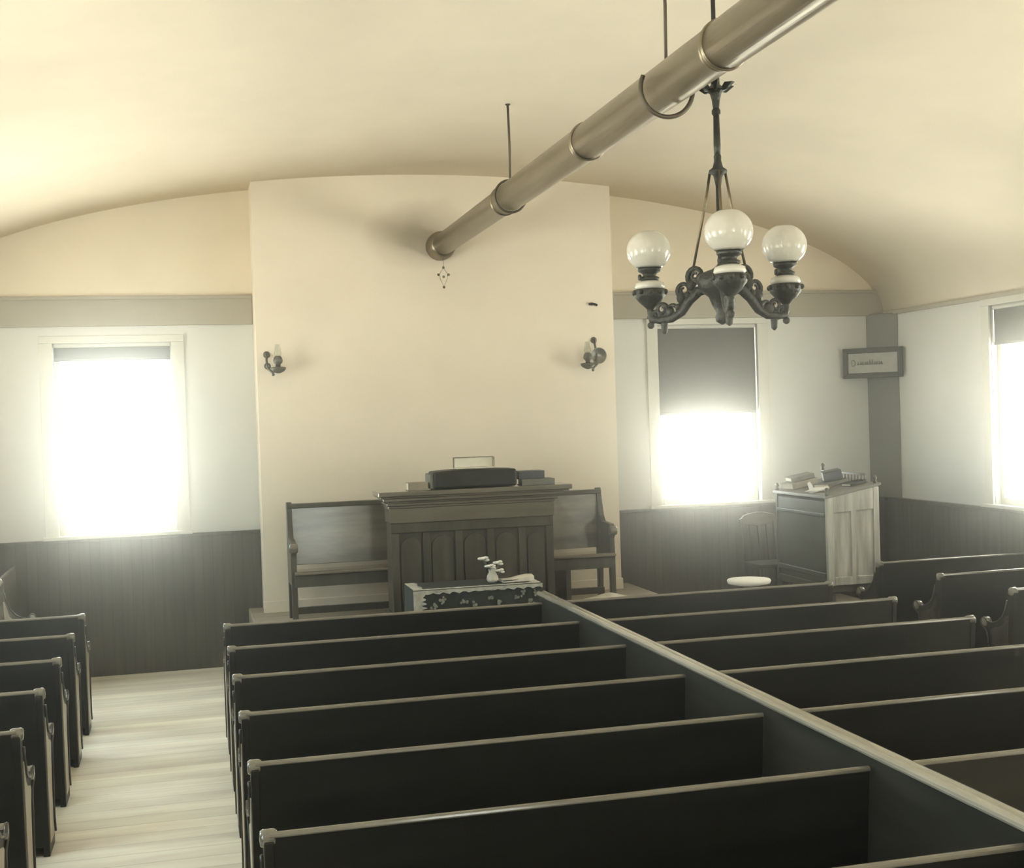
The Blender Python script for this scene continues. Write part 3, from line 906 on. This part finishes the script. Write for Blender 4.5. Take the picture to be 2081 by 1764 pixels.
# ------------------------------------------------------------------ stovepipe
pp = thing('stovepipe', 'long sheet iron stovepipe running overhead into the chimney breast', 'stovepipe', (2.2, 0, 3.62))
def pipe_seg(y0, y1, r, parent=pp, name='pipe_length'):
    bm = BM(); lathe(bm, [(r, y0), (r, y0 + .03), (r + .004, y0 + .035), (r + .004, y0 + .055), (r, y0 + .06), (r, y1)], 0, 0, 0, 48, 'y')
    return obj(name, bm, M['pipe'], parent, smooth=True)
pipe_seg(8.62, 10.985, .094); pipe_seg(6.7, 8.64, .100); pipe_seg(4.86, 6.72, .101); pipe_seg(2.9, 4.88, .104); pipe_seg(.9, 2.92, .109); pipe_seg(-1.2, .92, .112)
bm = BM(); lathe(bm, [(.094, 10.80), (.112, 10.81), (.112, 10.90), (.125, 10.915), (.125, 10.985), (.094, 10.985)], 0, 0, 0, 48, 'y', cap=False)
obj('flue_collar', bm, M['pipe'], pp, smooth=True)
for (y, r) in ((8.63, .100), (4.87, .105), (6.71, .103)):
    bm = BM(); lathe(bm, [(r, -.012), (r + .006, -.008), (r + .006, .008), (r, .012)], 0, y, 0, 48, 'y', cap=False)
    obj('joint_band', bm, M['pipe'], pp, smooth=True)
bm = BM()
tube(bm, [(0, 10.85, -.12), (0, 10.85, -.20)], .002, 6)
tube(bm, [(0, 10.85, -.20), (.035, 10.85, -.255), (.03, 10.85, -.30), (0, 10.85, -.365), (-.03, 10.85, -.30), (-.035, 10.85, -.255)], .0025, 6, closed=True)
for (x, z) in ((0, -.20), (.045, -.262), (-.045, -.262), (0, -.37), (.0, -.28)):
    ball(bm, (x, 10.85, z), .012, 8)
o = obj('hanging_ornament', bm, M['brass'])
o.location = (2.2, 0, 3.62)
tag(o, 'small wire and bead ornament dangling below the flue end of the stovepipe', 'ornament')
# hangers
def hanger(y, r, label, sag=0):
    t = thing('pipe_hanger', label, 'hanger', (2.2, y, 3.62), 0, 'stovepipe hangers')
    top = vault(2.2) - 3.62
    bm = BM(); tube(bm, [(0, 0, r), (.004, 0, (r + top) / 2), (0, 0, top)], .0085, 8)
    obj('hanger_rod', bm, M['wire'], t, smooth=True)
    bm = BM()
    R = r + .006 + sag * .5
    tube(bm, [(R * math.cos(a), 0, R * math.sin(a) - sag * .5) for a in ([2 * PI * k / 36 for k in range(36)] if not sag else [PI * .85 + PI * 1.3 * k / 28 for k in range(29)])], .008 if not sag else .011, 8, closed=not sag)
    obj('hanger_loop', bm, M['wire'], t, smooth=True)
    bm = BM(); lathe(bm, [(.018, 0), (.018, -.006), (.010, -.012)], 0, 0, top + .002, 16)
    obj('ceiling_plate', bm, M['wire'], t)
    return t
hanger(8.45, .105, 'iron hanger holding the stovepipe close to the chimney breast')
hanger(5.52, .105, 'iron hanger with a sagging loop round the stovepipe beside the chandelier', sag=.035)
hanger(2.6, .112, 'iron hanger of the stovepipe above the viewpoint')

# ------------------------------------------------------------------ chandelier
CHK = 1.038
CHX, CHY = 2.345 * CHK, 5.3 * CHK
ch = thing('chandelier', 'hanging oil lamp chandelier with three white globes', 'chandelier', (CHX, CHY, hc * (1 - CHK)))
ch.scale = (CHK, CHK, CHK)
ztop = (vault(CHX) - hc) / CHK + hc
bm = BM()
tube(bm, [(0, 0, 3.62), (0, 0, ztop)], .010, 10)
obj('upper_rod', bm, M['iron'], ch, smooth=True)
bm = BM(); lathe(bm, [(.05, 0), (.045, -.03), (.015, -.06)], 0, 0, ztop, 20)
obj('ceiling_rose', bm, M['iron'], ch, smooth=True)
bm = BM(); lathe(bm, [(.012, 3.43), (.020, 3.44), (.020, 3.455), (.014, 3.465), (.018, 3.50), (.026, 3.53), (.045, 3.545), (.02, 3.57), (.016, 3.64)], n=20)
for k in range(6):
    a = k * PI / 3
    pts = [(.02, -.012), (.05, .022), (.092, .016), (.055, -.014)]
    c, s = math.cos(a), math.sin(a)
    A_ = [bm.verts.new((p[0] * c, p[0] * s, 3.552 + p[1])) for p in pts]
    B_ = [bm.verts.new((p[0] * c - .02 * s * (1 if 0 < i < 3 else .5), p[0] * s + .02 * c * (1 if 0 < i < 3 else .5), 3.552 + p[1])) for i, p in enumerate(pts)]
    for i in range(4):
        bm.faces.new((A_[i], A_[(i + 1) % 4], B_[(i + 1) % 4], B_[i]))
    bm.faces.new(A_); bm.faces.new(B_[::-1])
obj('leaf_collar', bm, M['iron'], ch)
bm = BM(); lathe(bm, [(.014, 3.24), (.016, 3.30), (.013, 3.46)], n=16)
obj('stem_sleeve', bm, M['iron'], ch, smooth=True)
bm = BM(); lathe(bm, [(.013, 3.12), (.018, 3.15), (.022, 3.165), (.042, 3.178), (.040, 3.188), (.024, 3.20), (.016, 3.23), (.017, 3.25), (.013, 3.26)], n=24)
obj('stem_bell', bm, M['iron'], ch, smooth=True)
bm = BM(); tube(bm, [(0, 0, 2.72), (0, 0, 3.15)], .012, 12)
obj('lower_rod', bm, M['iron'], ch, smooth=True)
bm = BM(); lathe(bm, [(.004, 2.495), (.028, 2.51), (.032, 2.53), (.026, 2.55), (.042, 2.58), (.058, 2.62), (.095, 2.65), (.11, 2.69), (.085, 2.73), (.04, 2.745), (.02, 2.76), (.012, 2.77)], n=28)
obj('hub', bm, M['iron'], ch, smooth=True)
RA = .36
a0 = math.radians(-108)
for k in range(3):
    a = a0 + k * 2 * PI / 3
    c, s = math.cos(a), math.sin(a)
    # arm: s-curve with a scroll leaf
    path = [(.05, 2.665), (.11, 2.655), (.16, 2.615), (.20, 2.565), (.25, 2.54), (.31, 2.535), (.355, 2.545), (RA, 2.575), (RA, 2.60)]
    bm = BM()
    tube(bm, [(r * c, r * s, z) for r, z in path], [.024, .024, .022, .02, .019, .018, .018, .017, .016], 12)
    for (r1, z1, R_) in ((.13, 2.68, .03), (.245, 2.575, .026), (.33, 2.56, .018)):
        tube(bm, [((r1 + R_ * math.cos(t)) * c, (r1 + R_ * math.cos(t)) * s, z1 + R_ * math.sin(t)) for t in [2 * PI * q / 14 for q in range(14)]], .010, 8, closed=True)
    def spiral(r1, z1, R0, turns, ph, th, sg=1):
        m = int(16 * turns)
        tube(bm, [((r1 + sg * R0 * (1 - .75 * q / m) * math.cos(ph + 2 * PI * turns * q / m)) * c, (r1 + sg * R0 * (1 - .75 * q / m) * math.cos(ph + 2 * PI * turns * q / m)) * s,
                   z1 + R0 * (1 - .75 * q / m) * math.sin(ph + 2 * PI * turns * q / m)) for q in range(m + 1)], [th * (1 - .5 * q / m) for q in range(m + 1)], 8)
    spiral(.125, 2.725, .045, 1.6, -PI / 2, .014)
    spiral(.185, 2.665, .038, 1.5, -PI / 2, .012)
    spiral(.30, 2.585, .034, 1.5, -PI / 2, .011, -1)
    spiral(.345, 2.545, .026, 1.4, 0, .010)
    # acanthus leaf along the upper side of the arm
    for (r1, z1, tl) in ((.10, 2.71, .9), (.15, 2.685, .6), (.20, 2.63, .5), (.26, 2.57, .2)):
        ball(bm, (r1 * c, r1 * s, z1), .026, 10, .55 + .45 * abs(c), .55 + .45 * abs(s), 1.1)
    for (r1, z1) in ((.09, 2.70), (.17, 2.64), (.215, 2.59), (.29, 2.515), (.36, 2.515)):
        ball(bm, (r1 * c, r1 * s, z1), .017, 10)
    lathe(bm, [(.004, 2.47), (.014, 2.48), (.016, 2.505), (.01, 2.53)], .29 * c, .29 * s, 0, 12)
    obj('arm', bm, M['iron'], ch, smooth=True)
    # oil font in its cup
    bm = BM(); lathe(bm, [(.016, 2.59), (.028, 2.602), (.050, 2.622), (.070, 2.645), (.076, 2.668), (.072, 2.682), (.056, 2.686)], RA * c, RA * s, 0, 28)
    for q in range(10):
        b = q * PI / 5
        ball(bm, (RA * c + .074 * math.cos(b), RA * s + .074 * math.sin(b), 2.668), .013, 8)
    cup = obj('font_cup', bm, M['iron'], ch, smooth=True)
    bm = BM(); lathe(bm, [(.056, 2.68), (.070, 2.692), (.064, 2.712), (.035, 2.724)], RA * c, RA * s, 0, 28)
    f_ = obj('oil_font', bm, M['opal'], ch, smooth=True); f_['label'] = 'pale glass oil font'
    bm = BM(); lathe(bm, [(.03, 2.718), (.046, 2.728), (.046, 2.737), (.03, 2.745), (.034, 2.755), (.052, 2.765), (.054, 2.778), (.048, 2.782)], RA * c, RA * s, 0, 28)
    tube(bm, [(RA * c, RA * s, 2.735), (RA * c - .055, RA * s - .03, 2.735)], .005, 6)
    lathe(bm, [(.014, -.004), (.014, .004)], RA * c - .06, RA * s - .032, 2.735, 12, 'x')
    obj('burner_gallery', bm, M['iron'], ch, smooth=True)
    # globe, open at top and bottom
    bm = BM()
    R_, zc = .103, 2.862
    pr = []
    for q in range(19):
        t = math.radians(-56 + (56 + 68) * q / 18)
        pr.append((R_ * math.cos(t), R_ * math.sin(t) * .93))
    pr.append((pr[-1][0] - .004, pr[-1][1] - .002))
    lathe(bm, pr, RA * c, RA * s, zc, 36, cap=False)
    g = obj('globe', bm, M['opal'], ch, smooth=True); g['label'] = 'white opal glass globe'
    md = g.modifiers.new('Solidify', 'SOLIDIFY'); md.thickness = .004; md.offset = -1
    bm = BM(); lathe(bm, [(.026, 2.78), (.032, 2.82), (.024, 2.88), (.02, 2.93)], RA * c, RA * s, 0, 20, cap=False)
    obj('lamp_chimney', bm, M['opal'], ch, smooth=True)
    # suspension rod from the bell to the arm
    bm = BM(); tube(bm, [(.04 * c, .04 * s, 3.18), (.065 * c, .065 * s, 3.05), (.15 * c, .15 * s, 2.70)], .0065, 8)
    obj('suspension_rod', bm, M['brass'], ch, smooth=True)

# ------------------------------------------------------------------ wall lamps on the breast
M['sconce'] = mat('sconce_iron', (.13, .125, .105), .4, metal=.5, var=.3, vscale=20)
def sconce(label, x, z, px, lx, reflector):
    """px: wall plate offset, lx: lamp offset along the wall"""
    t = thing('wall_lamp', label, 'wall lamp', (x, BY, z), 0)
    pz = .20 if reflector else .10
    bm = BM(); lathe(bm, [(.004, -.016), (.022, -.012), (.03, 0)], px, 0, pz, 16, 'y')
    obj('wall_plate', bm, M['sconce'], t, smooth=True)
    bm = BM()
    tube(bm, [(px, -.012, pz), (px * 1.1, -.05, pz * .5), (px, -.09, -.02), (px * .6 + lx * .4, -.11, -.055), (lx, -.12, -.045)], .010, 10)
    tube(bm, [(px + .022 * math.cos(q * PI / 6), -.06, .0 + .022 * math.sin(q * PI / 6)) for q in range(12)], .007, 8, closed=True)
    ball(bm, (px * .5 + lx * .5, -.11, -.075), .013, 10)
    obj('bracket_arm', bm, M['sconce'], t, smooth=True)
    bm = BM(); lathe(bm, [(.015, -.05), (.048, -.034), (.066, -.012), (.064, 0), (.03, .006)], lx, -.12, -.015, 24)
    obj('oil_font', bm, M['sconce'], t, smooth=True)
    bm = BM(); lathe(bm, [(.020, -.026), (.022, .0), (.036, .012), (.040, .03), (.034, .055), (.022, .07)], lx, -.12, .012, 16)
    obj('burner', bm, M['sconce'], t, smooth=True)
    bm = BM(); lathe(bm, [(.02, .07), (.034, .10), (.026, .135), (.019, .18)], lx, -.12, 0, 20, cap=False)
    obj('lamp_chimney', bm, M['chimney_glass'], t, smooth=True)
    if reflector:
        bm = BM(); lathe(bm, [(.075, -.016), (.072, -.018), (.055, -.004), (.012, .006), (.002, .006)], .055, -.05, .055, 28, 'y')
        obj('reflector', bm, M['tin'], t, smooth=True)
    return t
sconce('oil lamp on bracket at the left edge of the chimney breast', .725, 2.60, -.055, .03, False)
sconce('oil lamp with round reflector at the right edge of the chimney breast', 3.565, 2.575, .03, -.07, True)
bm = BM()
lathe(bm, [(.012, -.01), (.012, 0)], 0, 0, 0, 12, 'y')
tube(bm, [(-.03, -.012, 0), (0, -.018, .004), (.03, -.02, -.004), (.045, -.03, -.012)], .011, 8)
hk = tag(obj('wall_hook', bm, M['black_cover'], smooth=True), 'small black hook above the right lamp on the chimney breast', 'hook')
hk.location = (3.585, BY, 3.10)

# ------------------------------------------------------------------ daylight
SKY, LOW_GLOW = 8.6, 20.5
W = bpy.data.worlds.new('overcast_sky'); S.world = W; W.use_nodes = True
nt = W.node_tree; nd, ln = nt.nodes, nt.links
bg = nd['Background']
tc_ = nd.new('ShaderNodeTexCoord'); sx = nd.new('ShaderNodeSeparateXYZ'); ln.new(tc_.outputs['Generated'], sx.inputs[0])
# cool tint added on the left, warm on the right, to colour the walls
ml = nd.new('ShaderNodeMath'); ml.operation = 'MULTIPLY_ADD'; ml.inputs[1].default_value = .5; ml.inputs[2].default_value = .5
ln.new(sx.outputs[0], ml.inputs[0])
rp = nd.new('ShaderNodeValToRGB')
rp.color_ramp.elements[0].position = .15; rp.color_ramp.elements[0].color = (.76, .92, 1.0, 1)
rp.color_ramp.elements[1].position = .85; rp.color_ramp.elements[1].color = (1.0, .90, .75, 1)
ln.new(ml.outputs[0], rp.inputs['Fac']); gw = nd.new('ShaderNodeMapRange'); gw.inputs['From Min'].default_value = -.06; gw.inputs['From Max'].default_value = .06
ln.new(sx.outputs[2], gw.inputs['Value'])
gm = nd.new('ShaderNodeMix'); gm.data_type = 'RGBA'
ln.new(gw.outputs['Result'], gm.inputs['Factor']); gm.inputs['A'].default_value = (1.0, .93, .80, 1)
ln.new(rp.outputs['Color'], gm.inputs['B']); ln.new(gm.outputs['Result'], bg.inputs['Color'])
# glow below the horizon, added brighter than the sky to light the vault
gz = nd.new('ShaderNodeMapRange'); gz.inputs['From Min'].default_value = -.06; gz.inputs['From Max'].default_value = .06
gz.inputs['To Min'].default_value = LOW_GLOW; gz.inputs['To Max'].default_value = SKY
ln.new(sx.outputs[2], gz.inputs['Value']); ln.new(gz.outputs['Result'], bg.inputs['Strength'])
S.cycles.max_bounces = 10
S.cycles.diffuse_bounces = 6
S.cycles.transparent_max_bounces = 12
S.cycles.use_denoising = True
S.cycles.caustics_reflective = False
S.cycles.caustics_refractive = False

# thin scattering volume added through the room to make the windows bloom
hz = bpy.data.materials.new('bloom_volume'); hz.use_nodes = True
nt = hz.node_tree; nt.nodes.remove(nt.nodes['Principled BSDF'])
vs_ = nt.nodes.new('ShaderNodeVolumeScatter')
vs_.inputs['Density'].default_value = .028; vs_.inputs['Anisotropy'].default_value = .955
nt.links.new(vs_.outputs[0], nt.nodes['Material Output'].inputs['Volume'])
bm = BM(); box(bm, XL - .16, XR + .16, YF - .16, YB + .16, -.05, 4.6)
hz_o = obj('bloom_haze', bm, hz)
hz_o['kind'] = 'stuff'; hz_o['label'] = 'thin scattering volume added to make the bright windows bloom'; hz_o['category'] = 'bloom_haze'
